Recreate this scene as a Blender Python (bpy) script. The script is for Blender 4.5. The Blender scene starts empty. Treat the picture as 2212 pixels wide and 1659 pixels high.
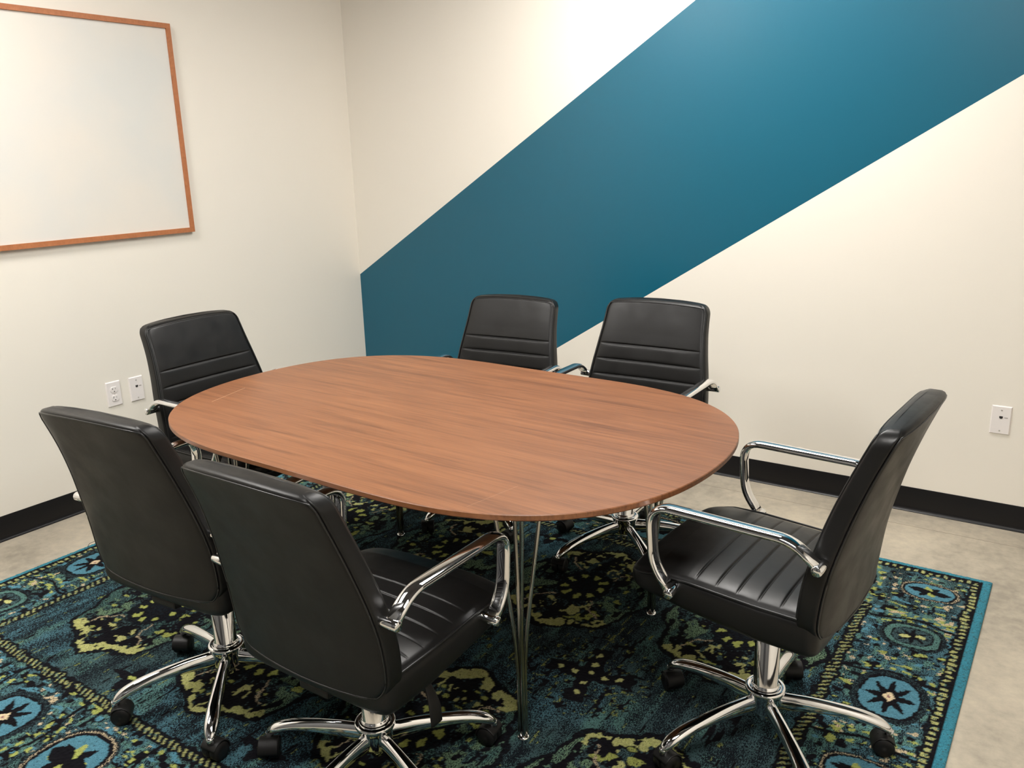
import bpy, math, random
import numpy as np
from mathutils import Vector, Matrix

random.seed(7)
S = bpy.context.scene
COL = S.collection
PI = math.pi

# ------------------------------------------------------------------ materials
def node_mat(name):
    m = bpy.data.materials.new(name); m.use_nodes = True
    nt = m.node_tree
    return m, nt, nt.nodes['Principled BSDF']

def N(nt, t, **kw):
    n = nt.nodes.new(t)
    for k, v in kw.items():
        if k in n.inputs: n.inputs[k].default_value = v
        else: setattr(n, k, v)
    return n

def ramp(nt, stops):
    r = nt.nodes.new('ShaderNodeValToRGB')
    el = r.color_ramp.elements
    while len(el) > 1: el.remove(el[-1])
    el[0].position, el[0].color = stops[0][0], (*stops[0][1], 1)
    for p, c in stops[1:]:
        e = el.new(p); e.color = (*c, 1)
    return r

def plain(name, col, rough=.5, metal=0., spec=.5, bump=None, var=None, coat=0.):
    m, nt, b = node_mat(name)
    b.inputs['Base Color'].default_value = (*col, 1)
    b.inputs['Roughness'].default_value = rough
    b.inputs['Metallic'].default_value = metal
    b.inputs['Specular IOR Level'].default_value = spec
    b.inputs['Coat Weight'].default_value = coat
    tc = N(nt, 'ShaderNodeTexCoord')
    if var:
        n = N(nt, 'ShaderNodeTexNoise', Scale=var[0], Detail=4.)
        nt.links.new(tc.outputs['Object'], n.inputs['Vector'])
        lo = tuple(c * (1 - var[1]) for c in col); hi = tuple(min(1, c * (1 + var[1])) for c in col)
        r = ramp(nt, [(.3, lo), (.7, hi)])
        nt.links.new(n.outputs['Fac'], r.inputs['Fac']); nt.links.new(r.outputs['Color'], b.inputs['Base Color'])
    if bump:
        n = N(nt, 'ShaderNodeTexNoise', Scale=bump[0], Detail=3.)
        nt.links.new(tc.outputs['Object'], n.inputs['Vector'])
        bp = N(nt, 'ShaderNodeBump', Strength=bump[1], Distance=bump[2])
        nt.links.new(n.outputs['Fac'], bp.inputs['Height']); nt.links.new(bp.outputs['Normal'], b.inputs['Normal'])
    return m

WALL = (.80, .755, .675)
M = {}
M['wall'] = plain('wall_paint', WALL, .55, bump=(180, .12, .001))
M['ceiling'] = plain('ceiling_paint', (.07, .07, .073), .9)
M['chrome'] = plain('chrome', (.86, .86, .87), .05, 1.)
M['rod'] = plain('steel_rod', (.46, .44, .40), .14, 1.)
M['plastic'] = plain('black_plastic', (.009, .0085, .0085), .45, spec=.3, bump=(900, .1, .0005))
M['piston'] = plain('black_steel', (.01, .01, .01), .22, .3)
M['base_vinyl'] = plain('black_vinyl', (.007, .0065, .007), .36, spec=.3)
M['white_plastic'] = plain('white_plastic', (.80, .755, .735), .35)
M['dark_wall'] = plain('darkened_front_wall', (.10, .10, .10), .5)  # unseen front wall, darkened to cut bounce light and darken chrome reflections
M['slot'] = plain('dark_slot', (.02, .018, .017), .6)
M['grey_print'] = plain('grey_print', (.38, .35, .33), .6)
M['screw'] = plain('screw_metal', (.6, .57, .53), .35, .6)
M['dark_glass'] = plain('dark_door', (.03, .03, .032), .25)
M['light_frame'] = plain('light_frame', (.8, .8, .8), .4)
M['thread'] = plain('black_thread', (.03, .03, .03), .8)

# leather
m, nt, b = node_mat('black_leather')
b.inputs['Base Color'].default_value = (.0075, .0072, .0070, 1)
b.inputs['Roughness'].default_value = .36
b.inputs['Specular IOR Level'].default_value = .30
tc = N(nt, 'ShaderNodeTexCoord')
v = N(nt, 'ShaderNodeTexVoronoi', Scale=700.); nt.links.new(tc.outputs['Object'], v.inputs['Vector'])
n1 = N(nt, 'ShaderNodeTexNoise', Scale=14., Detail=3.); nt.links.new(tc.outputs['Object'], n1.inputs['Vector'])
b1 = N(nt, 'ShaderNodeBump', Strength=.07, Distance=.0006); nt.links.new(v.outputs['Distance'], b1.inputs['Height'])
b2 = N(nt, 'ShaderNodeBump', Strength=.22, Distance=.004); nt.links.new(n1.outputs['Fac'], b2.inputs['Height'])
nt.links.new(b1.outputs['Normal'], b2.inputs['Normal']); nt.links.new(b2.outputs['Normal'], b.inputs['Normal'])
r = ramp(nt, [(.3, (.33,) * 3), (.7, (.45,) * 3)]); nt.links.new(n1.outputs['Fac'], r.inputs['Fac'])
nt.links.new(r.outputs['Color'], b.inputs['Roughness'])
M['leather'] = m
M['piping'] = plain('leather_piping', (.010, .010, .010), .34)

# back wall: cream paint with a diagonal teal band
m, nt, b = node_mat('wall_paint_teal_band')
geo = N(nt, 'ShaderNodeNewGeometry'); sx = N(nt, 'ShaderNodeSeparateXYZ')
nt.links.new(geo.outputs['Position'], sx.inputs[0])
def math_(nt, op, a, bb=None):
    n = nt.nodes.new('ShaderNodeMath'); n.operation = op
    for i, q in enumerate((a, bb)):
        if q is None: continue
        if isinstance(q, (int, float)): n.inputs[i].default_value = q
        else: nt.links.new(q, n.inputs[i])
    return n.outputs[0]
up = math_(nt, 'ADD', math_(nt, 'MULTIPLY', sx.outputs['X'], .6147), .823)
lo = math_(nt, 'ADD', math_(nt, 'MULTIPLY', sx.outputs['X'], .6150), -.3160)
inside = math_(nt, 'MULTIPLY', math_(nt, 'LESS_THAN', sx.outputs['Z'], up), math_(nt, 'GREATER_THAN', sx.outputs['Z'], lo))
mx = nt.nodes.new('ShaderNodeMix'); mx.data_type = 'RGBA'
nt.links.new(inside, mx.inputs[0])
mx.inputs[6].default_value = (*WALL, 1); mx.inputs[7].default_value = (.0035, .098, .158, 1)
nt.links.new(mx.outputs[2], b.inputs['Base Color'])
rr = math_(nt, 'SUBTRACT', .55, math_(nt, 'MULTIPLY', inside, .22)); nt.links.new(rr, b.inputs['Roughness'])
n = N(nt, 'ShaderNodeTexNoise', Scale=180.); nt.links.new(geo.outputs['Position'], n.inputs['Vector'])
bp = N(nt, 'ShaderNodeBump', Strength=.12, Distance=.001); nt.links.new(n.outputs['Fac'], bp.inputs['Height'])
nt.links.new(bp.outputs['Normal'], b.inputs['Normal'])
M['band_wall'] = m

# polished concrete
m, nt, b = node_mat('polished_concrete')
geo = N(nt, 'ShaderNodeNewGeometry'); P = geo.outputs['Position']
na = N(nt, 'ShaderNodeTexNoise', Scale=2.2, Detail=6., Roughness=.6); nt.links.new(P, na.inputs['Vector'])
nb = N(nt, 'ShaderNodeTexNoise', Scale=26., Detail=5., Roughness=.65); nt.links.new(P, nb.inputs['Vector'])
mixv = math_(nt, 'ADD', math_(nt, 'MULTIPLY', na.outputs['Fac'], .62), math_(nt, 'MULTIPLY', nb.outputs['Fac'], .38))
cr = ramp(nt, [(.36, (.27, .240, .19)), (.5, (.41, .362, .285)), (.64, (.53, .465, .36))])
nt.links.new(mixv, cr.inputs['Fac'])
ys = N(nt, 'ShaderNodeSeparateXYZ'); nt.links.new(P, ys.inputs[0])
joint = math_(nt, 'LESS_THAN', math_(nt, 'ABSOLUTE', math_(nt, 'ADD', ys.outputs['Y'], .1590)), .0011)
mx = nt.nodes.new('ShaderNodeMix'); mx.data_type = 'RGBA'
nt.links.new(joint, mx.inputs[0]); nt.links.new(cr.outputs['Color'], mx.inputs[6]); mx.inputs[7].default_value = (.12, .095, .065, 1)
nt.links.new(mx.outputs[2], b.inputs['Base Color'])
r = ramp(nt, [(.3, (.30,) * 3), (.7, (.5,) * 3)]); nt.links.new(nb.outputs['Fac'], r.inputs['Fac']); nt.links.new(r.outputs['Color'], b.inputs['Roughness'])
M['concrete'] = m

# walnut tabletop, grain along local X
def wood(name, c0, c1, c2, scratch=False, rough=.42):
    m, nt, b = node_mat(name)
    tc = N(nt, 'ShaderNodeTexCoord')
    mp = N(nt, 'ShaderNodeMapping'); mp.inputs['Scale'].default_value = (1.0, 13., 13.); nt.links.new(tc.outputs['Object'], mp.inputs['Vector'])
    w = N(nt, 'ShaderNodeTexNoise', Scale=1.5, Detail=3.); nt.links.new(mp.outputs['Vector'], w.inputs['Vector'])
    mp2 = N(nt, 'ShaderNodeMapping'); mp2.inputs['Scale'].default_value = (2.0, 42., 42.); nt.links.new(tc.outputs['Object'], mp2.inputs['Vector'])
    mv = N(nt, 'ShaderNodeVectorMath', operation='ADD'); nt.links.new(mp2.outputs['Vector'], mv.inputs[0])
    sc = N(nt, 'ShaderNodeVectorMath', operation='SCALE'); sc.inputs['Scale'].default_value = 2.2
    nt.links.new(w.outputs['Color'], sc.inputs[0]); nt.links.new(sc.outputs[0], mv.inputs[1])
    g = N(nt, 'ShaderNodeTexNoise', Scale=1.2, Detail=6., Roughness=.62); nt.links.new(mv.outputs[0], g.inputs['Vector'])
    mp3 = N(nt, 'ShaderNodeMapping'); mp3.inputs['Scale'].default_value = (5., 260., 60.); nt.links.new(tc.outputs['Object'], mp3.inputs['Vector'])
    f = N(nt, 'ShaderNodeTexNoise', Scale=1., Detail=2.); nt.links.new(mp3.outputs['Vector'], f.inputs['Vector'])
    t = math_(nt, 'ADD', math_(nt, 'MULTIPLY', g.outputs['Fac'], .52), math_(nt, 'ADD', math_(nt, 'MULTIPLY', w.outputs['Fac'], .20), math_(nt, 'MULTIPLY', f.outputs['Fac'], .28)))
    cr = ramp(nt, [(.36, c0), (.50, c1), (.64, c2)]); nt.links.new(t, cr.inputs['Fac'])
    out = cr.outputs['Color']
    if scratch:
        s = N(nt, 'ShaderNodeSeparateXYZ'); nt.links.new(tc.outputs['Object'], s.inputs[0])
        for (x0, y0, x1, y1, wd, st) in scratch:
            L = math.hypot(x1 - x0, y1 - y0); ux, uy = (x1 - x0) / L, (y1 - y0) / L
            dx = math_(nt, 'SUBTRACT', s.outputs['X'], x0); dy = math_(nt, 'SUBTRACT', s.outputs['Y'], y0)
            al = math_(nt, 'ADD', math_(nt, 'MULTIPLY', dx, ux), math_(nt, 'MULTIPLY', dy, uy))
            pe = math_(nt, 'ABSOLUTE', math_(nt, 'ADD', math_(nt, 'MULTIPLY', dx, -uy), math_(nt, 'MULTIPLY', dy, ux)))
            k = math_(nt, 'MULTIPLY', math_(nt, 'LESS_THAN', pe, wd), math_(nt, 'MULTIPLY', math_(nt, 'GREATER_THAN', al, 0.), math_(nt, 'LESS_THAN', al, L)))
            mx = nt.nodes.new('ShaderNodeMix'); mx.data_type = 'RGBA'
            nt.links.new(math_(nt, 'MULTIPLY', k, st), mx.inputs[0]); nt.links.new(out, mx.inputs[6]); mx.inputs[7].default_value = (.75, .48, .28, 1)
            out = mx.outputs[2]
    nt.links.new(out, b.inputs['Base Color'])
    b.inputs['Roughness'].default_value = rough
    bp = N(nt, 'ShaderNodeBump', Strength=.05, Distance=.0005); nt.links.new(f.outputs['Fac'], bp.inputs['Height']); nt.links.new(bp.outputs['Normal'], b.inputs['Normal'])
    return m

M['oak_frame'] = wood('orange_wood_frame', (.36, .125, .045), (.42, .15, .055), (.48, .18, .068), rough=.5)

# whiteboard surface, faint wipe marks
m, nt, b = node_mat('whiteboard_surface')
tc = N(nt, 'ShaderNodeTexCoord')
n = N(nt, 'ShaderNodeTexNoise', Scale=2.0, Detail=4.); nt.links.new(tc.outputs['Object'], n.inputs['Vector'])
r = ramp(nt, [(.35, (.665, .665, .635)), (.6, (.73, .69, .625))]); nt.links.new(n.outputs['Fac'], r.inputs['Fac'])
nt.links.new(r.outputs['Color'], b.inputs['Base Color']); b.inputs['Roughness'].default_value = .45
M['whiteboard'] = m

# ------------------------------------------------------------------ mesh helpers
def link(name, verts, faces, mat, parent=None, smooth=True, loc=None, rot=None):
    me = bpy.data.meshes.new(name)
    me.from_pydata([tuple(map(float, v)) for v in verts], [], [tuple(f) for f in faces])
    me.validate(); me.update()
    if smooth:
        for p in me.polygons: p.use_smooth = True
    me.materials.append(mat)
    o = bpy.data.objects.new(name, me); COL.objects.link(o)
    if parent is not None: o.parent = parent
    if loc: o.location = loc
    if rot: o.rotation_euler = rot
    return o

class MB:
    def __init__(s): s.v = []; s.f = []
    def add(s, v, f):
        k = len(s.v); s.v += [tuple(p) for p in v]; s.f += [tuple(i + k for i in q) for q in f]; return s
    def box(s, x0, x1, y0, y1, z0, z1, bv=0.):
        if bv <= 0:
            v = [(x, y, z) for z in (z0, z1) for y in (y0, y1) for x in (x0, x1)]
            return s.add(v, [(0, 2, 3, 1), (4, 5, 7, 6), (0, 1, 5, 4), (2, 6, 7, 3), (0, 4, 6, 2), (1, 3, 7, 5)])
        # chamfered box
        import bmesh
        bm = bmesh.new(); bmesh.ops.create_cube(bm, size=1.)
        for q in bm.verts:
            q.co = Vector(((x0 + x1) / 2 + q.co.x * (x1 - x0), (y0 + y1) / 2 + q.co.y * (y1 - y0), (z0 + z1) / 2 + q.co.z * (z1 - z0)))
        bmesh.ops.bevel(bm, geom=bm.edges[:], offset=bv, segments=2, affect='EDGES', profile=.6)
        bm.verts.index_update()
        s.add([q.co[:] for q in bm.verts], [[q.index for q in f.verts] for f in bm.faces]); bm.free(); return s
    def rings(s, rings, closed=False, cap=True):
        n = len(rings[0]); v = [p for r in rings for p in r]; f = []
        m = len(rings)
        for i in range(m if closed else m - 1):
            a, b = i * n, ((i + 1) % m) * n
            for j in range(n):
                k = (j + 1) % n
                f.append((a + j, a + k, b + k, b + j))
        if cap and not closed:
            f.append(tuple(range(n))[::-1]); f.append(tuple((m - 1) * n + j for j in range(n)))
        return s.add(v, f)
    def lathe(s, prof, seg=32, axis='z', c=(0, 0, 0), cap=True):
        R = []
        for (r, h) in prof:
            ring = []
            for j in range(seg):
                a = 2 * PI * j / seg; p = (r * math.cos(a), r * math.sin(a), h)
                if axis == 'x': p = (h, r * math.cos(a), r * math.sin(a))
                elif axis == 'y': p = (r * math.sin(a), h, r * math.cos(a))
                ring.append((p[0] + c[0], p[1] + c[1], p[2] + c[2]))
            R.append(ring)
        return s.rings(R, cap=cap)
    def tube(s, pts, r, seg=10, closed=False, flat=None, up=(0, 0, 1), ends=True):
        """r: radius or (half width along side, half height along up-ish)"""
        pts = [Vector(p) for p in pts]; m = len(pts); R = []
        for i, p in enumerate(pts):
            if closed: t = pts[(i + 1) % m] - pts[i - 1]
            else: t = pts[min(i + 1, m - 1)] - pts[max(i - 1, 0)]
            t.normalize(); u = Vector(up)
            if abs(t.dot(u)) > .98 and flat is None: u = Vector((1, 0, 0)) if abs(t.x) < .9 else Vector((0, 1, 0))
            if flat is not None: side = Vector(flat)
            else: side = t.cross(u).normalized()
            nn = side.cross(t).normalized()
            rr = r(i / (m - 1)) if callable(r) else r
            if not isinstance(rr, tuple): rr = (rr, rr)
            ring = []
            for j in range(seg):
                a = 2 * PI * j / seg; ca, sa = math.cos(a), math.sin(a)
                e = 2 / 2.6 if rr[0] != rr[1] else 1.
                ca = math.copysign(abs(ca) ** e, ca); sa = math.copysign(abs(sa) ** e, sa)
                ring.append(tuple(p + side * ca * rr[0] + nn * sa * rr[1]))
            R.append(ring)
        return s.rings(R, closed=closed, cap=ends)
    def out(s, name, mat, parent=None, smooth=True, loc=None, rot=None):
        return link(name, s.v, s.f, mat, parent, smooth, loc, rot)

def fillet(pts, rad, n=7):
    """rounded polyline; rad list per interior corner"""
    pts = [Vector(p) for p in pts]; out = [pts[0]]
    for i in range(1, len(pts) - 1):
        a, b, c = pts[i - 1], pts[i], pts[i + 1]; r = rad[i - 1]
        d1 = (a - b).normalized(); d2 = (c - b).normalized()
        p, q = b + d1 * r, b + d2 * r
        for k in range(n + 1):
            t = k / n; out.append(p * (1 - t) ** 2 + b * 2 * t * (1 - t) + q * t * t)
    out.append(pts[-1]); return out

def smooth_curve(pts, n=8):
    pts = [Vector(p) for p in pts]; out = []
    for i in range(len(pts) - 1):
        p0 = pts[max(i - 1, 0)]; p1 = pts[i]; p2 = pts[i + 1]; p3 = pts[min(i + 2, len(pts) - 1)]
        for k in range(n):
            t = k / n
            out.append(.5 * ((2 * p1) + (p2 - p0) * t + (2 * p0 - 5 * p1 + 4 * p2 - p3) * t * t + (3 * p1 - p0 - 3 * p2 + p3) * t ** 3))
    out.append(pts[-1]); return out

def empty(name, loc, rz=0.):
    o = bpy.data.objects.new(name, None); COL.objects.link(o); o.empty_display_size = .1
    o.location = loc; o.rotation_euler = (0, 0, rz); return o

def tag(o, label=None, cat=None, group=None, kind=None):
    if label: o['label'] = label
    if cat: o['category'] = cat
    if group: o['group'] = group
    if kind: o['kind'] = kind
    return o

def add_auto_sharp(o, ang=35):
    me = o.data
    me.set_sharp_from_angle(angle=math.radians(ang)) if hasattr(me, 'set_sharp_from_angle') else None
    return o

# ------------------------------------------------------------------ room shell
RX, RY, RZ = 4.75, -4.9, 2.74
def slab(name, b, mat):
    o = MB().box(*b).out(name, mat, smooth=False); tag(o, kind='structure'); return o
slab('floor', (-.12, RX + .12, RY - .12, .12, -.1, 0), M['concrete'])
slab('ceiling', (-.12, RX + .12, RY - .12, .12, RZ, RZ + .1), M['ceiling'])
slab('wall_left', (-.12, 0, RY, 0, 0, RZ), M['wall'])
slab('wall_back', (-.12, RX + .12, 0, .12, 0, RZ), M['band_wall'])
slab('wall_right', (RX, RX + .12, RY, 0, 0, RZ), M['wall'])
slab('wall_front', (-.12, RX + .12, RY - .12, RY, 0, RZ), M['dark_wall'])
# door behind the camera
d = MB().box(2.2, 3.15, RY, RY + .045, 0, 2.1).out('door_1', M['dark_glass'], smooth=False); tag(d, kind='structure')
h = MB().lathe([(.011, 0), (.011, .05)], 12, 'y', (3.08, RY + .045, 1.0)).tube([(3.08, RY + .09, 1.0), (2.97, RY + .09, 1.0)], .009).out('door_handle', M['chrome'], d)

def cove(name, along, length):
    # vinyl cove base profile: (distance from wall, height)
    pr = [(0, 0), (.013, 0), (.013, .0015), (.0085, .0045), (.0055, .009), (.0037, .015), (.003, .022), (.003, .1015), (.0022, .1035), (0, .104)]
    A = [];
    for s_ in (0, length):
        for (d_, h_) in pr:
            A.append((d_, -s_, h_) if along == 'y' else (s_, -d_, h_))
    n = len(pr); f = [(j, j + 1, n + j + 1, n + j) for j in range(n - 1)] + [(n - 1, 0, n, 2 * n - 1), tuple(range(n)), tuple(range(n, 2 * n))[::-1]]
    o = link(name, A, f, M['base_vinyl'], smooth=True); add_auto_sharp(o, 40); tag(o, kind='structure'); return o
cove('baseboard_left', 'y', -RY); cove('baseboard_back', 'x', RX)
slab('baseboard_right', (RX - .003, RX, RY, 0, 0, .104), M['base_vinyl'])
slab('baseboard_front', (0, 2.2, RY, RY + .003, 0, .104), M['base_vinyl'])

# ------------------------------------------------------------------ ceiling lights
def emit(name, col, st):
    m, nt, b = node_mat(name)
    b.inputs['Base Color'].default_value = (.9, .9, .9, 1)
    b.inputs['Emission Color'].default_value = (*col, 1); b.inputs['Emission Strength'].default_value = st
    return m
EMIT = emit('lit_diffuser', (1., .97, .925), 31.)
LIGHTS = [(1.35, -.95, 1.20, .60, 'white rectangular ceiling light nearest the teal striped wall'),
          (1.35, -3.1, 1.20, .60, 'white rectangular ceiling light over the whiteboard side behind the table'),
          (3.5, -3.1, 1.20, .60, 'white rectangular ceiling light above where the camera stands')]
LIGHTS = [(2.25, -.90, 1.20, .60, LIGHTS[0][4]), (.85, -2.9, .6, 1.2, LIGHTS[1][4]), (3.3, -3.3, 1.20, .60, LIGHTS[2][4])]
for (x, y, sx_, sy_, lab) in LIGHTS:
    t = empty('ceiling_light', (x, y, RZ)); tag(t, lab, 'ceiling light', 'rectangular ceiling lights')
    a, c = sx_ / 2, sy_ / 2
    fr = MB()
    for b_ in ((-a, a, -c, -c + .02), (-a, a, c - .02, c), (-a, -a + .02, -c + .02, c - .02), (a - .02, a, -c + .02, c - .02)):
        fr.box(*b_, -.02, 0)
    fr.out('frame', M['light_frame'], t, smooth=False)
    MB().box(-a + .02, a - .02, -c + .02, c - .02, -.014, -.004).out('diffuser', EMIT, t, smooth=False)

# ------------------------------------------------------------------ whiteboard
Y0, Y1, Z0, Z1 = -2.323, -1.103, 1.167, 2.086
wb = empty('whiteboard', (0, Y1, Z0)); tag(wb, 'large blank whiteboard in a thin orange wood frame on the left wall', 'whiteboard')
W_, H_ = Y1 - Y0, Z1 - Z0
fw, ft = .021, .022
fr = MB()
def frame_bar(mb, a, b_, inner_a, inner_b):
    # mitred bar in the wall plane (y,z), thickness ft
    v = []
    for x in (.0015, ft):
        v += [(x, *a), (x, *b_), (x, *inner_b), (x, *inner_a)]
    mb.add(v, [(0, 1, 2, 3), (4, 7, 6, 5), (0, 4, 5, 1), (1, 5, 6, 2), (2, 6, 7, 3), (3, 7, 4, 0)])
O = [(-W_, 0), (0, 0), (0, H_), (-W_, H_)]; I = [(-W_ + fw, fw), (-fw, fw), (-fw, H_ - fw), (-W_ + fw, H_ - fw)]
for i in range(4): frame_bar(fr, O[i], O[(i + 1) % 4], I[i], I[(i + 1) % 4])
fr.out('frame', M['oak_frame'], wb, smooth=False)
MB().box(.0015, .014, -W_ + fw - .002, -fw + .002, fw - .002, H_ - fw + .002).out('writing_panel', M['whiteboard'], wb, smooth=False)

# ------------------------------------------------------------------ wall plates (local: x right, z up, -y out of the wall)
def plate_mesh(t):
    w, h_, d_, bv = .035, .0572, .006, .004
    v = [(-w, 0, -h_), (w, 0, -h_), (w, 0, h_), (-w, 0, h_), (-w + bv, -d_, -h_ + bv), (w - bv, -d_, -h_ + bv), (w - bv, -d_, h_ - bv), (-w + bv, -d_, h_ - bv)]
    v = [(a, b_ + .0008 if b_ == 0 else b_, c) for a, b_, c in v]
    return link('cover_plate', v, [(0, 1, 5, 4), (1, 2, 6, 5), (2, 3, 7, 6), (3, 0, 4, 7), (4, 5, 6, 7), (3, 2, 1, 0)], M['white_plastic'], t, smooth=False)
def screw(t, z):
    MB().lathe([(.003, -.0062), (.003, -.0073), (.0022, -.0078)], 14, 'y', (0, 0, z)).out('screw', M['screw'], t)
def flipy(mb): return mb
def outlet(loc, rz, lab):
    t = empty('power_outlet', loc, rz); tag(t, lab, 'power outlet')
    plate_mesh(t)
    for s in (1, -1):
        zc = s * .0195
        ring = []
        for k in range(40):
            a = 2 * PI * k / 40; x = .0172 * math.cos(a); z = .0172 * math.sin(a)
            z = max(-.0138, min(.0138, z)); ring.append((x, z + zc))
        mb = MB().rings([[(x, -.006, z) for x, z in ring], [(x, -.0078, z) for x, z in ring], [(x * .95, -.0086, zc + (z - zc) * .95) for x, z in ring]])
        f = mb.out('receptacle', M['white_plastic'], t, smooth=False)
        sl = MB()
        sl.box(-.0075, -.0058, -.0092, -.008, zc + .001, zc + .0085); sl.box(-.0098, -.0075, -.0092, -.008, zc + .003, zc + .0045)
        sl.box(.0055, .0068, -.0092, -.008, zc + .001, zc + .0075)
        sl.lathe([(.0026, -.008), (.0026, -.0092)], 12, 'y', (0, 0, zc - .0075))
        sl.out('slots', M['slot'], f, smooth=False)
    MB().lathe([(.0026, -.006), (.0026, -.0072)], 12, 'y', (0, 0, 0)).out('screw', M['screw'], t)
    return t
def jack(loc, rz, lab, group=None):
    t = empty('data_jack', loc, rz); tag(t, lab, 'wall plate', group)
    plate_mesh(t)
    MB().add([(-.006, -.0063, .010), (.006, -.0063, .010), (.006, -.0063, .0165), (-.006, -.0063, .0165), (-.003, -.0063, .0065), (.003, -.0063, .0065),
              (-.006, -.0069, .010), (.006, -.0069, .010), (.006, -.0069, .0165), (-.006, -.0069, .0165), (-.003, -.0069, .0065), (.003, -.0069, .0065)],
             [(6, 10, 11, 7, 8, 9), (0, 3, 2, 1, 5, 4), (0, 4, 10, 6), (4, 5, 11, 10), (5, 1, 7, 11), (1, 2, 8, 7), (2, 3, 9, 8), (3, 0, 6, 9)]).out('port', M['slot'], t, smooth=False)
    MB().box(.011, .023, -.0066, -.006, .0095, .0135).out('label_strip', M['grey_print'], t, smooth=False)
    screw(t, .0415); screw(t, -.0415)
    return t
outlet((0, -1.612, .489), PI / 2, 'white duplex power outlet on the left wall, left of the data jack')
jack((0, -1.501, .487), PI / 2, 'white single port data jack on the left wall beside the power outlet')
jack((3.354, 0, .442), 0, 'white single port data jack on the teal striped wall at far right')

# ------------------------------------------------------------------ rug
RU, RV = 3.05, 2.44
RX0, RY0 = .3725, -2.962
RH = .012
def build_rug():
    st = .004
    nu, nv = int(RU / st) + 1, int(RV / st) + 1
    u = np.linspace(0, RU, nu); v = np.linspace(0, RV, nv)
    Um, Vm = np.meshgrid(u, v, indexing='ij')
    rng = np.random.default_rng(11)
    def vnoise(U, V, su, sv, seed, octv=3):
        r = np.random.default_rng(seed); tot = np.zeros_like(U); amp = 1.; sm = 0
        for o in range(octv):
            g = r.random((int(RU / su) + 6, int(RV / sv) + 6))
            x = U / su + 1; y = V / sv + 1
            x = np.clip(x, 0, g.shape[0] - 2.001); y = np.clip(y, 0, g.shape[1] - 2.001)
            i = x.astype(int); j = y.astype(int); fx = x - i; fy = y - j
            fx = fx * fx * (3 - 2 * fx); fy = fy * fy * (3 - 2 * fy)
            tot += amp * ((g[i, j] * (1 - fx) + g[i + 1, j] * fx) * (1 - fy) + (g[i, j + 1] * (1 - fx) + g[i + 1, j + 1] * fx) * fy)
            sm += amp; amp *= .55; su *= .5; sv *= .5
        return tot / sm
    # warped coordinates give the ragged woven outlines
    wu = (vnoise(Um, Vm, .024, .024, 1, 3) - .5) * .026; wv = (vnoise(Um, Vm, .024, .03, 2, 3) - .5) * .030
    fine = vnoise(Um, Vm, .034, .030, 31, 2); fine2 = vnoise(Um, Vm, .020, .045, 32, 2)
    U = Um + wu; V = Vm + wv
    BLK = np.array((.0055, .0050, .0070)); DK = np.array((.009, .015, .020)); TEAL = np.array((.050, .093, .099)); LB = np.array((.080, .215, .280))
    SEA = np.array((.085, .180, .160)); YG = np.array((.34, .37, .10)); YEL = np.array((.46, .46, .18)); CRM = np.array((.66, .53, .34)); GRN = np.array((.105, .165, .10))
    C = np.zeros((nu, nv, 3)); 
    salt = rng.random((nu, nv)); salt2 = rng.random((nu, nv))
    # grain slightly elongated along v (streaky abrash)
    k = (salt + np.roll(salt, 1, 1) * .9 + np.roll(salt, -1, 1) * .6 + np.roll(salt, 2, 1) * .4); k = (k - k.min()) / (k.max() - k.min())
    stre = vnoise(Um, Vm, .035, .40, 3, 4); big = vnoise(Um, Vm, .30, .55, 4, 3); mid = vnoise(Um, Vm, .05, .09, 5, 3)
    FL = np.zeros((nu, nv))
    def lerp(a, b_, t): return a * (1 - t[..., None]) + b_ * t[..., None]
    tone = np.clip((stre - .38) * 3.2, 0, 1)
    lightc = lerp(np.broadcast_to(TEAL, C.shape), np.broadcast_to(LB, C.shape), np.clip((big - .42) * 2.2, 0, .45))
    lightc = lerp(lightc, np.broadcast_to(SEA, C.shape), np.clip((mid - .52) * 4, 0, .8))
    C[:] = lightc; FL[:] = np.clip(.62 - .20 * tone + .5 * (fine2 - .5), .3, .8)
    def put(mask, col, frac=0., alt=None):
        nonlocal C, FL
        c = np.broadcast_to(col, C.shape)
        if alt is not None: c = np.where((salt2 < frac)[..., None], alt, c)
        C = np.where(mask[..., None], c, C); FL = np.where(mask, .10 + frac * .9, FL)
    du = np.minimum(Um, RU - Um); dv = np.minimum(Vm, RV - Vm)
    DU = np.minimum(U, RU - U); DV = np.minimum(V, RV - V)
    GU, GV = .335, .385                    # guard stripe centres
    # coordinates along the borders
    side = (du / GU < dv / GV)             # True: left / right border
    inborder = (du < GU) | (dv < GV)
    s_al = np.where(side, Vm, Um); s_ac = np.where(side, DU / GU, DV / GV) # 0..1 across
    # busy small marks in the border
    fl = vnoise(Um, Vm, .022, .020, 8, 2); fl2 = vnoise(Um, Vm, .034, .016, 9, 2)
    put(inborder & (fl > .60), BLK); put(inborder & (fine2 > .66), SEA * 1.1, .3); put(inborder & (fl2 > .74), YG, .2); put(inborder & (fl < .245), CRM * .8, .25)
    put(inborder & (fl2 < .27), LB, .15)
    # cross lines between the border cells
    for c0 in np.arange(.345, 2.9, .335):
        e = np.abs(s_al - c0 + .015 * np.sin(s_ac * 9))
        put(inborder & (e < .006) & (s_ac > .16), BLK)
        put(inborder & (np.abs(e - .022) < .006) & (s_ac > .2) & (s_ac < .8) & (np.sin(s_ac * 60) > .1), YG, .1)
    # --- star medallions
    def star(x, y, c, n_, ro, ri, rot_=0.):
        a = np.arctan2(y, x) + rot_; r = np.hypot(x, y)
        sec = PI / n_; q = np.abs((a % (2 * sec)) - sec) / sec     # 0 valley..1 tip
        return r < ri + (ro - ri) * q ** 1.35
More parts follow.
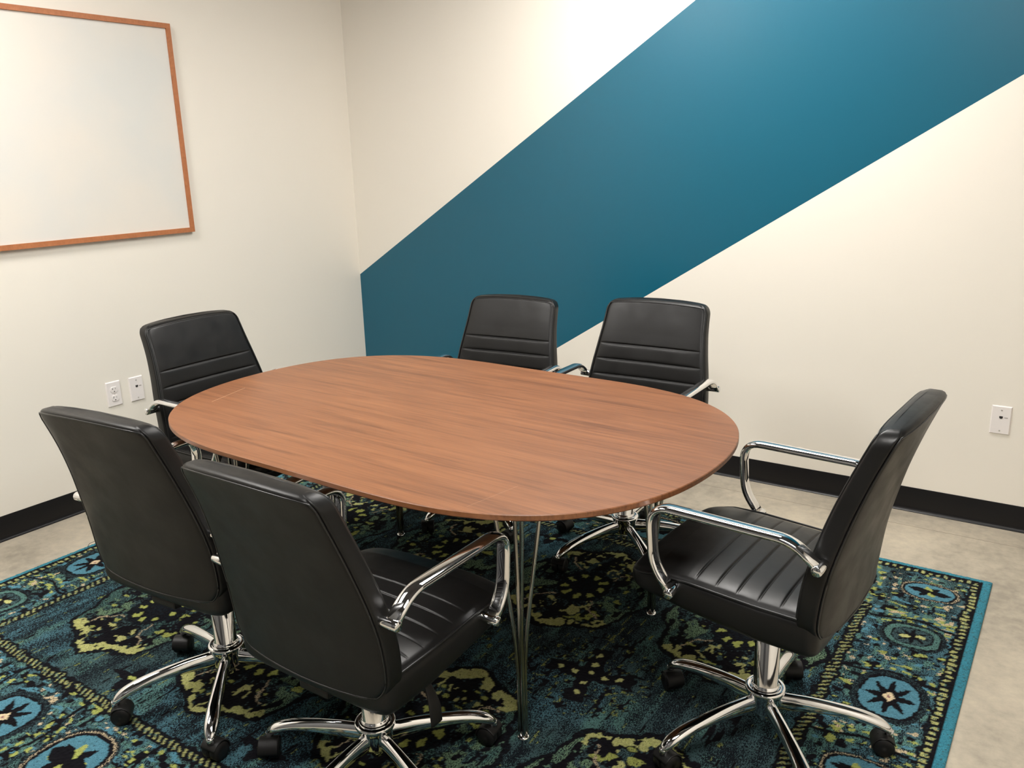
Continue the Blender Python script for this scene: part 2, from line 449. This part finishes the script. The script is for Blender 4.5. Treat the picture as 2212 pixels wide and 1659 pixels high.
    def octa(cu, cv, ru, rv, kind):
        x = (Um + wu * .35 - cu) / ru; y = (Vm + wv * .35 - cv) / rv
        d_ = (np.abs(x) ** 2.6 + np.abs(y) ** 2.6) ** (1 / 2.6)
        put(d_ < 1.28, BLK, .55, TEAL)
        if kind == 1:
            put(d_ < 1.10, BLK); put(d_ < 1.0, LB, .03)
            put(star(x, y, 0, 8, .92, .36), BLK)
            put((np.abs(x) * 1.05 + np.abs(y) * .9) < .24, CRM); put(np.hypot(x, y) < .06, np.array((.25, .12, .12)))
        elif kind == 2:
            put((d_ < 1.2), CRM * .75, .45); put(d_ < 1.12, BLK); put(d_ < 1.0, LB, .08)
            put(star(x, y, 0, 4, .80, .22, .5), BLK); put(star(x, y, 0, 4, .72, .20, .5 + PI / 4) , YG, .05)
            put(star(x, y, 0, 2, .95, .10, .1), BLK)
        else:
            put(d_ < 1.14, BLK); put(d_ < 1.05, SEA, .25); put(d_ < .82, BLK, .15, TEAL); put(d_ < .74, TEAL, .35)
            put(star(x, y, 0, 8, .78, .28), BLK); 
            for sgn in (1, -1): put(((x - sgn * .30) / .22) ** 2 + ((y - sgn * .10 + .0) / .16) ** 2 < 1, YEL)
    for su_ in (0, 1):
        cu = .170 if su_ == 0 else RU - .170
        for cv, kd in ((.19, 2), (.525, 3), (.865, 1), (1.22, 2), (1.575, 1), (1.93, 3), (2.25, 2)):
            octa(cu, cv, .074, {1: .094, 2: .052, 3: .062}[kd] if kd != 1 else .094, kd)
    for sv_ in (0, 1):
        cv = .20 if sv_ == 0 else RV - .20
        for cu, kd in ((.52, 3), (.85, 1), (1.18, 2), (1.525, 1), (1.87, 2), (2.2, 1), (2.53, 3)):
            octa(cu, cv, .085, .085 if kd != 2 else .095, kd)
    # field small flecks + black figures
    field = (du > GU + .02) & (dv > GV + .02)
    put(field & (vnoise(Um, Vm, .010, .06, 12, 2) > .80), YG * .7, .4); put(field & (vnoise(Um, Vm, .014, .09, 13, 3) > .72), BLK, .0)
    # --- field roundels
    def roundel(cu, cv):
        x = (U - cu) / .235; y = (V - cv) / .275
        r = np.hypot(x, y); a = np.arctan2(y, x)
        out = 1 + .055 * np.cos(8 * a)
        put(r < out + .07, BLK, .12, DK)
        end = np.abs(np.sin(a)) > .66                 # yellow ends, green flanks
        put((r < out) & ~end, lerp(np.broadcast_to(SEA * .8, C.shape), np.broadcast_to(GRN * 1.6, C.shape), np.clip((mid - .4) * 4, 0, 1)), .42)
        put((r < out) & end, YEL * .92, .08, YG)
        # black scalloped interior
        q = .86 + .07 * np.cos(8 * a + .5) + (fine - .5) * .22
        put((r < q) & (r > .0), BLK, .18, TEAL)
        put((r < .82) & (mid > .53) & (np.abs(np.sin(a)) < .8), DK, .4, SEA)
        # leaves and stars inside
        for k_ in range(8):
            t_ = (k_ + .5) * PI / 4; px, py = .66 * math.cos(t_), .66 * math.sin(t_)
            if abs(math.sin(t_)) > .5: put(((x - px) / .20) ** 2 + ((y - py) / .17) ** 2 + (fine - .42) * 5 < .8, YEL * .9, .1)
            else: put(((x - px) / .20) ** 2 + ((y - py) / .20) ** 2 + (fine - .42) * 5 < .8, GRN * 1.4, .35)
        for t_ in (PI / 2, -PI / 2):
            px, py = .70 * math.cos(t_), .70 * math.sin(t_)
            put(star((x - px), (y - py), 0, 4, .32, .09, .3), BLK)
        for t_ in (.95, 2.19, -.95, -2.19):
            px, py = .74 * math.cos(t_), .74 * math.sin(t_)
            put(star((x - px), (y - py), 0, 4, .20, .06, .6), BLK)
        put((r < .97) & (r > .42) & (fine2 > .62), BLK); put((r < .80) & (r > .42) & (fine2 < .27), TEAL, .4); put((r < .86) & (r > .45) & (fine > .755), YG * .9, .2)
        # dotted ring round the centre, cream hair lines
        put((r < .40), BLK, .25, DK)
        put((np.abs(r - .27) < .055) & (np.cos(9 * a) > .25), YG)
        for s_ in (1, -1):
            put((np.abs(x - s_ * y * .9 + .05 * np.sin(r * 12)) < .018) & (r > .42) & (r < .86), CRM * .7, .3)
    for cu in (.70, 1.28, 1.86, 2.43):
        for cv in (.79, 1.68): roundel(cu, cv)
    def cross(cu, cv):
        x = U - cu; y = V - cv
        put((np.hypot(x / .20, y / .20) < 1) & (vnoise(Um, Vm, .015, .015, 21, 2) > .62), BLK); put((np.hypot(x / .20, y / .20) < 1) & (vnoise(Um, Vm, .010, .010, 22, 2) > .76), YG * .6, .3)
        for a_ in (.12, .12 + PI / 2):
            xx = x * math.cos(a_) + y * math.sin(a_); yy = -x * math.sin(a_) + y * math.cos(a_)
            put((np.abs(xx) < .135) & (np.abs(yy) < .020 + .012 * np.clip(1 - np.abs(xx) / .13, 0, 1) + .008 * (np.abs(xx) > .09)), BLK)
            for k_ in (-.09, -.045, 0, .045, .09):
                put(((xx - k_) / .011) ** 2 + (yy / .008) ** 2 < 1, YEL)
    for cu in (.99, 1.57, 2.13): cross(cu, 1.235)
    for cu in (.99, 1.57, 2.13):
        for cv in (.50, 1.95):
            x = (U - cu) / .10; y = (V - cv) / .06
            put(star(x, y, 0, 4, 1., .3), BLK, .1); put(np.hypot(x, y) < .16, YG)
    # --- guard stripes (black edged, yellow ticks)
    def guard(d_, c_, w_, al, per):
        put(np.abs(d_ - c_) < w_ + .011, BLK, .1, DK)
        put((np.abs(d_ - c_) < w_) & (((al + (d_ - c_) * .6) % per) < per * .45), YEL * .72, .2, SEA)
    inner_u = (np.abs(du - GU) < .03) & (dv > GV - .02); inner_v = (np.abs(dv - GV) < .03) & (du > GU - .02)
    sv_C = C.copy(); guard(DU, GU, .012, Vm, .021); C = np.where(inner_u[..., None], C, sv_C)
    sv_C = C.copy(); guard(DV, GV, .012, Um, .021); C = np.where(inner_v[..., None], C, sv_C)
    dm = np.minimum(DU, DV); dme = np.minimum(du, dv)
    al = np.where(du < dv, Vm, Um)
    put(dm < .066, BLK, .15, DK); put((np.abs(dm - .048) < .009) & ((al % .024) < .013), YEL * .85, .15, SEA)
    put(dm < .033, BLK); put(dme < .026, np.array((.045, .215, .285)), .05, TEAL)
    # fine fibre tone variation
    C = C * (.82 + .36 * rng.random((nu, nv, 1)))
    # heights: random pile
    Z = RH - .0030 + .0026 * rng.random((nu, nv)); e = np.clip(dme / .012, 0, 1); Z = Z * (1 - (1 - e) ** 2 * .5)
    verts = np.stack([Um, Vm, Z], -1).reshape(-1, 3)
    idx = np.arange(nu * nv).reshape(nu, nv)
    q = np.stack([idx[:-1, :-1], idx[1:, :-1], idx[1:, 1:], idx[:-1, 1:]], -1).reshape(-1, 4)
    # skirt
    per = np.concatenate([idx[:, 0], idx[-1, 1:], idx[::-1, -1][1:], idx[0, ::-1][1:-1]])
    nb_ = len(per); base = nu * nv
    low = verts[per].copy(); low[:, 2] = .0003
    out_ = (low[:, :2] - np.array([RU / 2, RV / 2])); 
    verts = np.concatenate([verts, low]); cols = np.concatenate([C.reshape(-1, 3), C.reshape(-1, 3)[per] * .9])
    a = per; b_ = np.roll(per, -1); c_ = base + (np.arange(nb_) + 1) % nb_; d_ = base + np.arange(nb_)
    q = np.concatenate([q, np.stack([b_, a, d_, c_], -1)])
    me = bpy.data.meshes.new('area_rug')
    me.vertices.add(len(verts)); me.vertices.foreach_set('co', verts.astype(np.float32).ravel())
    me.loops.add(q.size); me.loops.foreach_set('vertex_index', q.astype(np.int32).ravel())
    me.polygons.add(len(q)); me.polygons.foreach_set('loop_start', np.arange(0, q.size, 4, dtype=np.int32)); me.polygons.foreach_set('loop_total', np.full(len(q), 4, dtype=np.int32))
    me.update(calc_edges=True)
    at = me.color_attributes.new('weave', 'FLOAT_COLOR', 'POINT')
    at.data.foreach_set('color', np.concatenate([cols, np.ones((len(cols), 1))], 1).astype(np.float32).ravel())
    fa = me.attributes.new('fleck', 'FLOAT', 'POINT'); fa.data.foreach_set('value', np.concatenate([FL.ravel(), FL.ravel()[per]]).astype(np.float32))
    me.polygons.foreach_set('use_smooth', np.ones(len(q), dtype=bool))
    m, nt, b = node_mat('rug_pile')
    ca = N(nt, 'ShaderNodeVertexColor'); ca.layer_name = 'weave'
    tc = N(nt, 'ShaderNodeTexCoord')
    n = N(nt, 'ShaderNodeTexNoise', Scale=650., Detail=2.); nt.links.new(tc.outputs['Object'], n.inputs['Vector'])
    r = ramp(nt, [(.3, (.62,) * 3), (.7, (1.35,) * 3)]); nt.links.new(n.outputs['Fac'], r.inputs['Fac'])
    mu = nt.nodes.new('ShaderNodeMix'); mu.data_type = 'RGBA'; mu.blend_type = 'MULTIPLY'; mu.inputs[0].default_value = 1
    fk = N(nt, 'ShaderNodeAttribute'); fk.attribute_name = 'fleck'
    mp = N(nt, 'ShaderNodeMapping'); mp.inputs['Scale'].default_value = (330., 150., 1.); nt.links.new(tc.outputs['Object'], mp.inputs['Vector'])
    nf = N(nt, 'ShaderNodeTexNoise', Scale=1., Detail=2.5, Roughness=.7); nt.links.new(mp.outputs['Vector'], nf.inputs['Vector'])
    thr = math_(nt, 'ADD', math_(nt, 'MULTIPLY', math_(nt, 'SUBTRACT', fk.outputs['Fac'], .5), .40), .5)
    df = math_(nt, 'MULTIPLY', math_(nt, 'SUBTRACT', thr, nf.outputs['Fac']), 26.)
    cl = nt.nodes.new('ShaderNodeClamp'); nt.links.new(math_(nt, 'ADD', df, .5), cl.inputs['Value'])
    md = nt.nodes.new('ShaderNodeMix'); md.data_type = 'RGBA'; nt.links.new(cl.outputs[0], md.inputs[0])
    nt.links.new(ca.outputs['Color'], md.inputs[6]); md.inputs[7].default_value = (.0075, .010, .014, 1)
    nt.links.new(md.outputs[2], mu.inputs[6]); nt.links.new(r.outputs['Color'], mu.inputs[7]); nt.links.new(mu.outputs[2], b.inputs['Base Color'])
    bp = N(nt, 'ShaderNodeBump', Strength=.6, Distance=.003); nt.links.new(n.outputs['Fac'], bp.inputs['Height']); nt.links.new(bp.outputs['Normal'], b.inputs['Normal'])
    b.inputs['Roughness'].default_value = .95; b.inputs['Specular IOR Level'].default_value = .05; b.inputs['Sheen Weight'].default_value = .02
    me.materials.append(m)
    o = bpy.data.objects.new('area_rug', me); COL.objects.link(o); o.location = (RX0, RY0, 0)
    tag(o, 'large teal, black and lime patterned area rug lying under the table and chairs', 'rug')
    return o
build_rug()

# ------------------------------------------------------------------ table
TZ, TT = .716, .016
tcx, tcy, ta = 1.9477, -1.6853, -.0272
tb = empty('conference_table', (tcx, tcy, RH), ta)
tag(tb, 'oval walnut topped meeting table on thin chrome rod legs', 'table')
A_, B_, NE = .96163, .62701, 1.98828
def outline(k, n=220):
    P_ = []
    for i in range(n):
        a = 2 * PI * i / n; c, s = math.cos(a), math.sin(a)
        r = (abs(c / A_) ** NE + abs(s / B_) ** NE) ** (-1 / NE)
        r *= 1 + .01358 * math.cos(2 * a) - .05571 * math.cos(4 * a) - .01376 * math.cos(6 * a)
        P_.append((r * c, r * s, k))
    return P_
def inset(ring, d, z):
    out = []
    n = len(ring)
    for i in range(n):
        p0, p1 = ring[i - 1], ring[(i + 1) % n]; tx, ty = p1[0] - p0[0], p1[1] - p0[1]; L = math.hypot(tx, ty)
        out.append((ring[i][0] - ty / L * d, ring[i][1] + tx / L * d, z))
    return out
zt = TZ - RH
o0 = outline(zt)
mb = MB().rings([inset(o0, .03, zt - TT), inset(o0, .003, zt - TT), inset(o0, 0, zt - TT + .003), inset(o0, 0, zt - .0018), inset(o0, .0018, zt), inset(o0, .05, zt)], cap=True)
M['walnut'] = wood('walnut_veneer', (.125, .047, .019), (.215, .084, .034), (.275, .112, .045), scratch=[(-.727, -.303, -.777, -.132, .0008, .75), (.534, -.53, .561, -.367, .0006, .22)])
top = mb.out('tabletop', M['walnut'], tb); add_auto_sharp(top, 30)
for sx_ in (-1, 1):
    for sy_ in (-1, 1):
        lx, ly = sx_ * .557, sy_ * .367
        g = MB()
        for k in range(4):
            a = PI / 4 + k * PI / 2; ca, sa = math.cos(a), math.sin(a)
            pts = [(lx + .0085 * ca, ly + .0085 * sa, .008), (lx + .0085 * ca, ly + .0085 * sa, .16), (lx + .010 * ca, ly + .010 * sa, .22), (lx + .020 * ca, ly + .020 * sa, .34), (lx + .062 * ca, ly + .062 * sa, zt - TT - .004)]
            g.tube(smooth_curve(pts, 6), .0055, 10)
        lg = g.out('leg', M['rod'], tb)
        MB().lathe([(.012, 0.0), (.0165, .001), (.0165, .005), (.013, .010)], 20, 'z', (lx, ly, 0.0)).out('foot', M['chrome'], lg)
        MB().lathe([(.075, zt - TT - .0055), (.075, zt - TT - .0005)], 28, 'z', (lx, ly, 0)).out('mounting_plate', M['piston'], lg)

# ------------------------------------------------------------------ office chair
ZR = RH  # dims below were measured from the floor; local z = z - ZR
def lerp1(x, xs, ys):
    return float(np.interp(x, xs, ys))
def cub(x, xs, ys):
    x = min(max(x, xs[0]), xs[-1]); i = min(int(np.searchsorted(xs, x, side='right')) - 1, len(xs) - 2)
    def sl(k):
        if k == 0: return (ys[1] - ys[0]) / (xs[1] - xs[0])
        if k == len(xs) - 1: return (ys[-1] - ys[-2]) / (xs[-1] - xs[-2])
        return (ys[k + 1] - ys[k - 1]) / (xs[k + 1] - xs[k - 1])
    h = xs[i + 1] - xs[i]; t = (x - xs[i]) / h; m0, m1 = sl(i) * h, sl(i + 1) * h
    return (2*t**3 - 3*t*t + 1) * ys[i] + (t**3 - 2*t*t + t) * m0 + (-2*t**3 + 3*t*t) * ys[i + 1] + (t**3 - t*t) * m1
def se(c, e): return math.copysign(abs(c) ** e, c)

def seat_mesh():
    y0, y1 = -.186, .275; W0 = .236
    ys = []
    y = y0
    while y < y1: ys.append(y); y += .0018
    ys.append(y1)
    seams = [.100, .050, 0., -.050, -.100, -.150]
    rings = []; NP = 72
    for y in ys:
        rf, rb = .055, .03
        w = W0
        if y > y1 - rf: w = W0 - rf + math.sqrt(max(0, rf * rf - (y - y1 + rf) ** 2))
        if y < y0 + rb: w = W0 - rb + math.sqrt(max(0, rb * rb - (y0 + rb - y) ** 2))
        ztop = lerp1(y, [y0, -.05, .12, .2, y1], [.497, .497, .505, .503, .486]); zbot = lerp1(y, [y0, -.05, .12, .22, y1], [.385, .385, .405, .425, .44])
        e_ = .018
        if y > y1 - e_:
            q = 1 - math.sqrt(max(0, 1 - ((y - y1 + e_) / e_) ** 2)); ztop -= q * .02; zbot += q * .012
        if y < y0 + e_:
            q = 1 - math.sqrt(max(0, 1 - ((y0 + e_ - y) / e_) ** 2)); ztop -= q * .02; zbot += q * .02
        zm = (ztop + zbot) / 2; hh = (ztop - zbot) / 2
        ring = []
        for j in range(NP):
            a = 2 * PI * j / NP; x = w * se(math.cos(a), .30); sz = se(math.sin(a), .42)
            z = zm + hh * sz
            if math.sin(a) > .05:
                k = max(0, 1 - (abs(x) / (w * .93)) ** 6)
                crown = .010 * (1 - (x / w) ** 2)
                z += crown * k - .006 * k * 0
                g = 0
                if y < .1 + .01:
                    ph = ((.100 - y) / .05) % 1.0; g -= .0020 * k * (abs(2 * ph - 1) ** 8 if y < .1 else 0)
                for s in seams: g -= .0032 * k * math.exp(-((y - s) / .0018) ** 2)
                z += g
                # welt groove next to the side band
                z -= .003 * math.exp(-((abs(x) - w * .955) / .004) ** 2)
            ring.append((x, y, z - ZR))
        rings.append(ring)
    return MB().rings(rings)

def seat_welt():
    pts = []
    W0, y0, y1, rf = .2335, -.16, .270, .052
    for y in np.linspace(y0, y1 - rf, 20): pts.append((W0, y))
    for k in range(1, 9): a = k / 9 * PI / 2; pts.append((W0 - rf + rf * math.cos(a), y1 - rf + rf * math.sin(a)))
    half = pts; pts = half + [(-x, y) for x, y in half[::-1]]
    def zt_(y): return lerp1(y, [-.205, -.05, .12, .2, .275], [.484, .484, .492, .489, .472])
    return MB().tube([(x, y, zt_(y) - ZR) for x, y in pts], .0028, 8)

BZ = [.415, .50, .58, .66, .74, .82, .914]
BM = [-.157, -.163, -.173, -.190, -.211, -.238, -.276]
BW = [.228, .241, .241, .233, .220, .209, .202]
BT = [.028, .0295, .030, .030, .0295, .0285, .028]   # half thickness
ZB, ZT = .430, .914
def back_dims(z):
    w = cub(z, BZ, BW); rt, rb = .034, .055
    if z > ZT - rt: w = w - rt + math.sqrt(max(0, rt * rt - (z - ZT + rt) ** 2))
    if z < ZB + rb: w = w - rb + math.sqrt(max(0, rb * rb - (ZB + rb - z) ** 2))
    return w, cub(z, BZ, BM), cub(z, BZ, BT)
def bulge(x, z): return -.020 * (1 - (x / .24) ** 2)
def tt_(z, t):
    e_ = .013
    if z > ZT - e_: t *= .45 + .55 * math.sqrt(max(0, 1 - ((z - ZT + e_) / e_) ** 2))
    if z < ZB + e_: t *= .45 + .55 * math.sqrt(max(0, 1 - ((ZB + e_ - z) / e_) ** 2))
    return t
def back_mesh():
    zs = []; z = ZB
    while z < ZT: zs.append(z); z += .0020
    zs.append(ZT)
    seams = [.757, .699, .641, .583, .525]
    rings = []; NP = 80
    for z in zs:
        w, ym, t = back_dims(z)
        t = tt_(z, t)
        arch = .010
        ring = []
        for j in range(NP):
            a = 2 * PI * j / NP; x = w * se(math.cos(a), .30); q = se(math.sin(a), .32)
            y = ym + t * q + bulge(x, z)
            zz = z
            # crowned top and bottom edges
            kz = max(0, (z - .80) / (ZT - .80)); zz += arch * kz * (1 - (x / .2) ** 2)
            kb = max(0, (.56 - z) / (.56 - ZB)); zz -= .012 * kb * (1 - (x / .24) ** 2)
            if math.sin(a) > .05:
                k = max(0, 1 - (abs(x) / (w * .93)) ** 6)
                y += .007 * k * (1 - (x / w) ** 2)
                g = 0
                if z < .757 + .004:
                    ph = ((.757 - z) / .058) % 1.0; g -= .0035 * k * abs(2 * ph - 1) ** 6 if z < .757 else 0
                if z < .90: g -= 0
                for s in seams: g -= .0035 * k * math.exp(-((z - s) / .0022) ** 2)
                y += g
                y -= .003 * math.exp(-((abs(x) - w * .955) / .004) ** 2)
            elif math.sin(a) < -.05:
                y += .0025 * math.exp(-((abs(x) - w * .965) / .0035) ** 2)
            ring.append((x, y, zz - ZR))
        rings.append(ring)
    return MB().rings(rings)
def back_welt(front):
    sg = 1 if front else -1
    def pt(x, z, xf):
        w, ym, t = back_dims(z); t = tt_(z, t)
        ca = min(1, xf) ** (1 / .30); q = math.sqrt(max(0, 1 - ca * ca)) ** .32
        y = ym + sg * t * q + bulge(x, z)
        if front: y += .007 * max(0, 1 - (xf / .93) ** 6) * (1 - xf ** 2)
        kz = max(0, (z - .80) / (ZT - .80)); zz = z + .010 * kz * (1 - (x / .2) ** 2)
        kb = max(0, (.56 - z) / (.56 - ZB)); zz -= .012 * kb * (1 - (x / .24) ** 2)
        return (x, y, zz - ZR)
    half = []
    for z in np.concatenate([np.linspace(ZB + .012, ZB + .06, 9), np.linspace(ZB + .07, ZT - .04, 30), np.linspace(ZT - .034, ZT - .011, 8)]):
        w = back_dims(z)[0]; half.append(pt(w * .965, z, .965))
    def span(x0, x1, z):
        w = back_dims(z)[0]
        return [pt(x0 + (x1 - x0) * k / 14, z, abs(x0 + (x1 - x0) * k / 14) / w) for k in range(1, 14)]
    zt_, zb_ = ZT - .009, ZB + .010
    L = [(-x, y, z) for x, y, z in half[::-1]]
    loop = half + span(half[-1][0], -half[-1][0], zt_) + L + span(-half[0][0], half[0][0], zb_)
    return MB().tube(loop, .0021, 6, closed=True)

def make_chair():
    root = empty('office_chair', (0, 0, 0))
    up = []
    s = seat_mesh().out('seat', M['leather'], root); up.append(s)
    w = seat_welt().out('piping', M['piping'], s)
    b = back_mesh().out('backrest', M['leather'], root); up.append(b)
    for f in (True, False): back_welt(f).out('piping', M['piping'], b)
    # mechanism under the seat and the bracket up to the back
    mb = MB().box(-.085, .085, -.13, .13, .350 - ZR, .392 - ZR, .008)
    mb.box(-.045, .045, -.178, -.09, .368 - ZR, .388 - ZR, .005)
    mech = mb.out('tilt_mechanism', M['plastic'], root, smooth=False); up.append(mech)
    lv = MB().tube([(.06, .0, .368 - ZR), (.15, .0, .366 - ZR), (.180, -.002, .352 - ZR)], .0045, 8)
    lv.tube(smooth_curve([(.176, -.002, .356 - ZR), (.190, -.004, .330 - ZR), (.200, -.006, .300 - ZR), (.204, -.008, .266 - ZR)], 5), lambda t: (.010 + .010 * min(1, t * 1.6), .003), 12, flat=(0, 1, 0))
    lever = lv.out('height_lever', M['plastic'], root); up.append(lever)
    # arms
    for sx_ in (-1, 1):
        x = sx_ * .262
        path = fillet([(x, -.189, .629 - ZR), (x, -.134, .6745 - ZR), (x, .194, .677 - ZR), (x, .184, .535 - ZR), (x, .138, .474 - ZR)], [.035, .055, .035], 9)
        # keep fillets shorter than their segments
        am = MB().tube(path, (.0180, .0092), 20, flat=(1, 0, 0)).out('armrest', M['chrome'], root); up.append(am)
        for (yy, zz) in ((-.189, .629), (.138, .474)):
            j = MB()
            a, c = (x - sx_ * .034, x + sx_ * .019)
            j.lathe([(.0105, min(a, c)), (.0118, min(a, c) + .002), (.0118, max(a, c) - .002), (.0100, max(a, c))], 20, 'x', (0, yy, zz - ZR))
            j.out('arm_bolt', M['chrome'], am)
    # column
    c = MB().lathe([(.0350, .155 - ZR), (.0350, .1705 - ZR), (.0325, .173 - ZR), (.0308, .176 - ZR), (.0308, .338 - ZR), (.0290, .340 - ZR)], 32).out('gas_column', M['chrome'], root)
    MB().lathe([(.0310, .336 - ZR), (.0330, .352 - ZR), (.0330, .40 - ZR)], 32).out('column_cover', M['piston'], c)
    # star base
    base = empty('star_base', (0, 0, 0)); base.parent = root
    hub = MB().lathe([(.036, .098 - ZR), (.040, .104 - ZR), (.041, .138 - ZR), (.0465, .150 - ZR), (.0500, .158 - ZR), (.0500, .163 - ZR), (.047, .167 - ZR), (.038, .167 - ZR), (.0365, .160 - ZR), (.0340, .160 - ZR)], 40)
    hub.lathe([(.012, .070 - ZR), (.016, .072 - ZR), (.018, .098 - ZR)], 20)
    hub.out('hub', M['chrome'], base)
    for k in range(5):
        a = 2 * PI * k / 5; ca, sa = math.cos(a), math.sin(a)
        # rings across the leg: rounded inverted-U section
        R = []
        rs = [.030, .06, .10, .14, .18, .215, .245, .268, .285, .298, .306, .310]
        zt_ = [.149, .1475, .145, .1405, .1345, .128, .1205, .1125, .104, .093, .082, .071]
        hw = [.0140, .0140, .0145, .0155, .0165, .0175, .0185, .0190, .0185, .0165, .0135, .007]
        dp = [.048, .046, .041, .036, .031, .028, .027, .026, .025, .023, .019, .012]
        path = smooth_curve([(r_, z_, 0) for r_, z_ in zip(rs, zt_)], 3)
        tt = np.linspace(0, len(rs) - 1, len(path))
        for i, p in enumerate(path):
            q0, q1 = path[max(i - 1, 0)], path[min(i + 1, len(path) - 1)]; t = (q1 - q0).normalized(); nrm = Vector((-t.y, t.x))
            w_ = float(np.interp(tt[i], range(len(hw)), hw)); d_ = float(np.interp(tt[i], range(len(dp)), dp))
            ring = []
            for j in range(20):
                an = 2 * PI * j / 20; cc, ss = se(math.cos(an), .75), se(math.sin(an), .8)
                wj = w_ * (1.0 if ss < 0 else (1 - .25 * ss))
                off = -d_ / 2 + ss * d_ / 2
                rr, zz = p.x + nrm.x * off, p.y + nrm.y * off; lat = cc * wj
                ring.append((rr * ca - lat * sa, rr * sa + lat * ca, zz - ZR))
            R.append(ring)
        MB().rings(R).out('base_leg', M['chrome'], base)
        # caster
        ct = empty('caster', (.300 * ca, .300 * sa, 0), 0); ct.parent = root
        ct.rotation_euler = (0, 0, a + CASTER_TURN[k])
        MB().lathe([(.0105, .050), (.0105, .0655), (.007, .068)], 16).out('stem', M['chrome'], ct)
        hd = MB()
        R = []
        for j in range(15):
            an = PI * (.02 + .80 * j / 14); R.append([(off_ + .008, -.0245 + 0 * off_, 0) for off_ in (0,)])
        # hood: half barrel over the two wheels
        sec = []
        for j in range(17):
            an = -.15 + (PI * .92) * j / 16; sec.append((math.cos(an), math.sin(an)))
        ro, ri = .0285, .0262
        outer = [(.012 + ro * c_, ro * s_ + .0265) for c_, s_ in sec]; inner = [(.012 + ri * c_, ri * s_ + .0265) for c_, s_ in sec[::-1]]
        ringp = outer + inner
        hd.rings([[(x_, yy, z_) for x_, z_ in ringp] for yy in (-.0245, -.022, .022, .0245)])
        hd.box(-.004, .026, -.004, .004, .012, .052)
        hd.out('caster_hood', M['plastic'], ct)
        for s_ in (-1, 1):
            MB().lathe([(.0, s_ * .004), (.0245, s_ * .004), (.0252, s_ * .006), (.0252, s_ * .0205), (.0235, s_ * .0235), (.008, s_ * .0245), (0, s_ * .0245)], 28, 'y', (.012, 0, .0252)).out('wheel', M['plastic'], ct)
    return root, up

CASTER_TURN = [2.3, 2.8, 1.9, 2.5, 2.1]
proto, _ = make_chair()
UPPER = ('seat', 'backrest', 'tilt_mechanism', 'height_lever', 'armrest')
def copy_tree(o, parent=None):
    c = o.copy(); COL.objects.link(c); c.parent = parent
    for ch in list(o.children): copy_tree(ch, c)
    return c
CH = [
 (2.265, -2.367, -.004, .948, -.025, 'black leather office chair nearest the camera, seen from behind, overlapping the chair to its left'),
 (1.668, -2.340, .076, .436, .002, 'black leather office chair at far left, back to the camera, partly behind the nearest chair'),
 (3.015, -1.737, 1.507, .366, .029, 'black leather office chair at the right end of the table, seen from its side'),
 (2.238, -.978, 3.172, .494, .013, 'black leather office chair facing the camera, right one of two below the teal stripe'),
 (1.586, -.955, 3.241, .613, -.022, 'black leather office chair facing the camera, left one of two, wholly against the teal stripe'),
 (1.039, -1.706, 4.702, .30, -.0, 'black leather office chair at the left end of the table beside the power outlet'),
]
chairs = [proto] + [copy_tree(proto) for _ in CH[1:]]
for i, (x, y, yaw, by, dh, lab) in enumerate(CH):
    c = chairs[i]
    c.location = (x, y, RH + .0006); c.rotation_euler = (0, 0, yaw)
    tag(c, lab, 'chair', 'black office chairs round the table')
    for ch in c.children:
        nm = ch.name.split('.')[0]
        if nm in UPPER: ch.location.z = dh
        if nm == 'star_base': ch.rotation_euler.z = by - yaw
        if nm == 'caster':
            r_ = math.hypot(ch.location.x, ch.location.y); a0 = math.atan2(ch.location.y, ch.location.x)
            a1 = a0 + by - yaw; ch.location.x, ch.location.y = r_ * math.cos(a1), r_ * math.sin(a1)
            ch.rotation_euler.z += by - yaw + i * .4
    if i == 1:
        MB().tube(smooth_curve([(-.226, -.195, .50), (-.243, -.200, .492), (-.250, -.202, .478), (-.242, -.200, .470), (-.226, -.195, .478)], 5), .0006, 5).out('loose_thread', M['thread'], c)

# ------------------------------------------------------------------ camera
cam = bpy.data.cameras.new('camera'); co = bpy.data.objects.new('camera', cam); COL.objects.link(co)
S.camera = co
yaw, pitch, roll = CAMROT = (-.602, -.264, -.027)
CP = (3.558, -3.624, 1.477); F_ = 1825.39
#CAMDATA
cy, sy, cp, sp = math.cos(yaw), math.sin(yaw), math.cos(pitch), math.sin(pitch)
f = Vector((sy * cp, cy * cp, sp)); r = Vector((cy, -sy, 0)); u = r.cross(f)
c, s = math.cos(roll), math.sin(roll)
r2 = r * c + u * s; u2 = u * c - r * s
co.matrix_world = Matrix(((r2.x, u2.x, -f.x, CP[0]), (r2.y, u2.y, -f.y, CP[1]), (r2.z, u2.z, -f.z, CP[2]), (0, 0, 0, 1)))
cam.sensor_fit = 'HORIZONTAL'; cam.sensor_width = 36.; cam.lens = F_ / 2212 * 36.
cam.clip_start = .02

w = bpy.data.worlds.new('world'); S.world = w; w.use_nodes = True
w.node_tree.nodes['Background'].inputs[0].default_value = (.9, .95, 1, 1); w.node_tree.nodes['Background'].inputs[1].default_value = .05
S.view_settings.view_transform = 'Standard'; S.view_settings.look = 'None'; S.view_settings.gamma = 1
S.view_settings.use_curve_mapping = False; S.view_settings.exposure = 0.
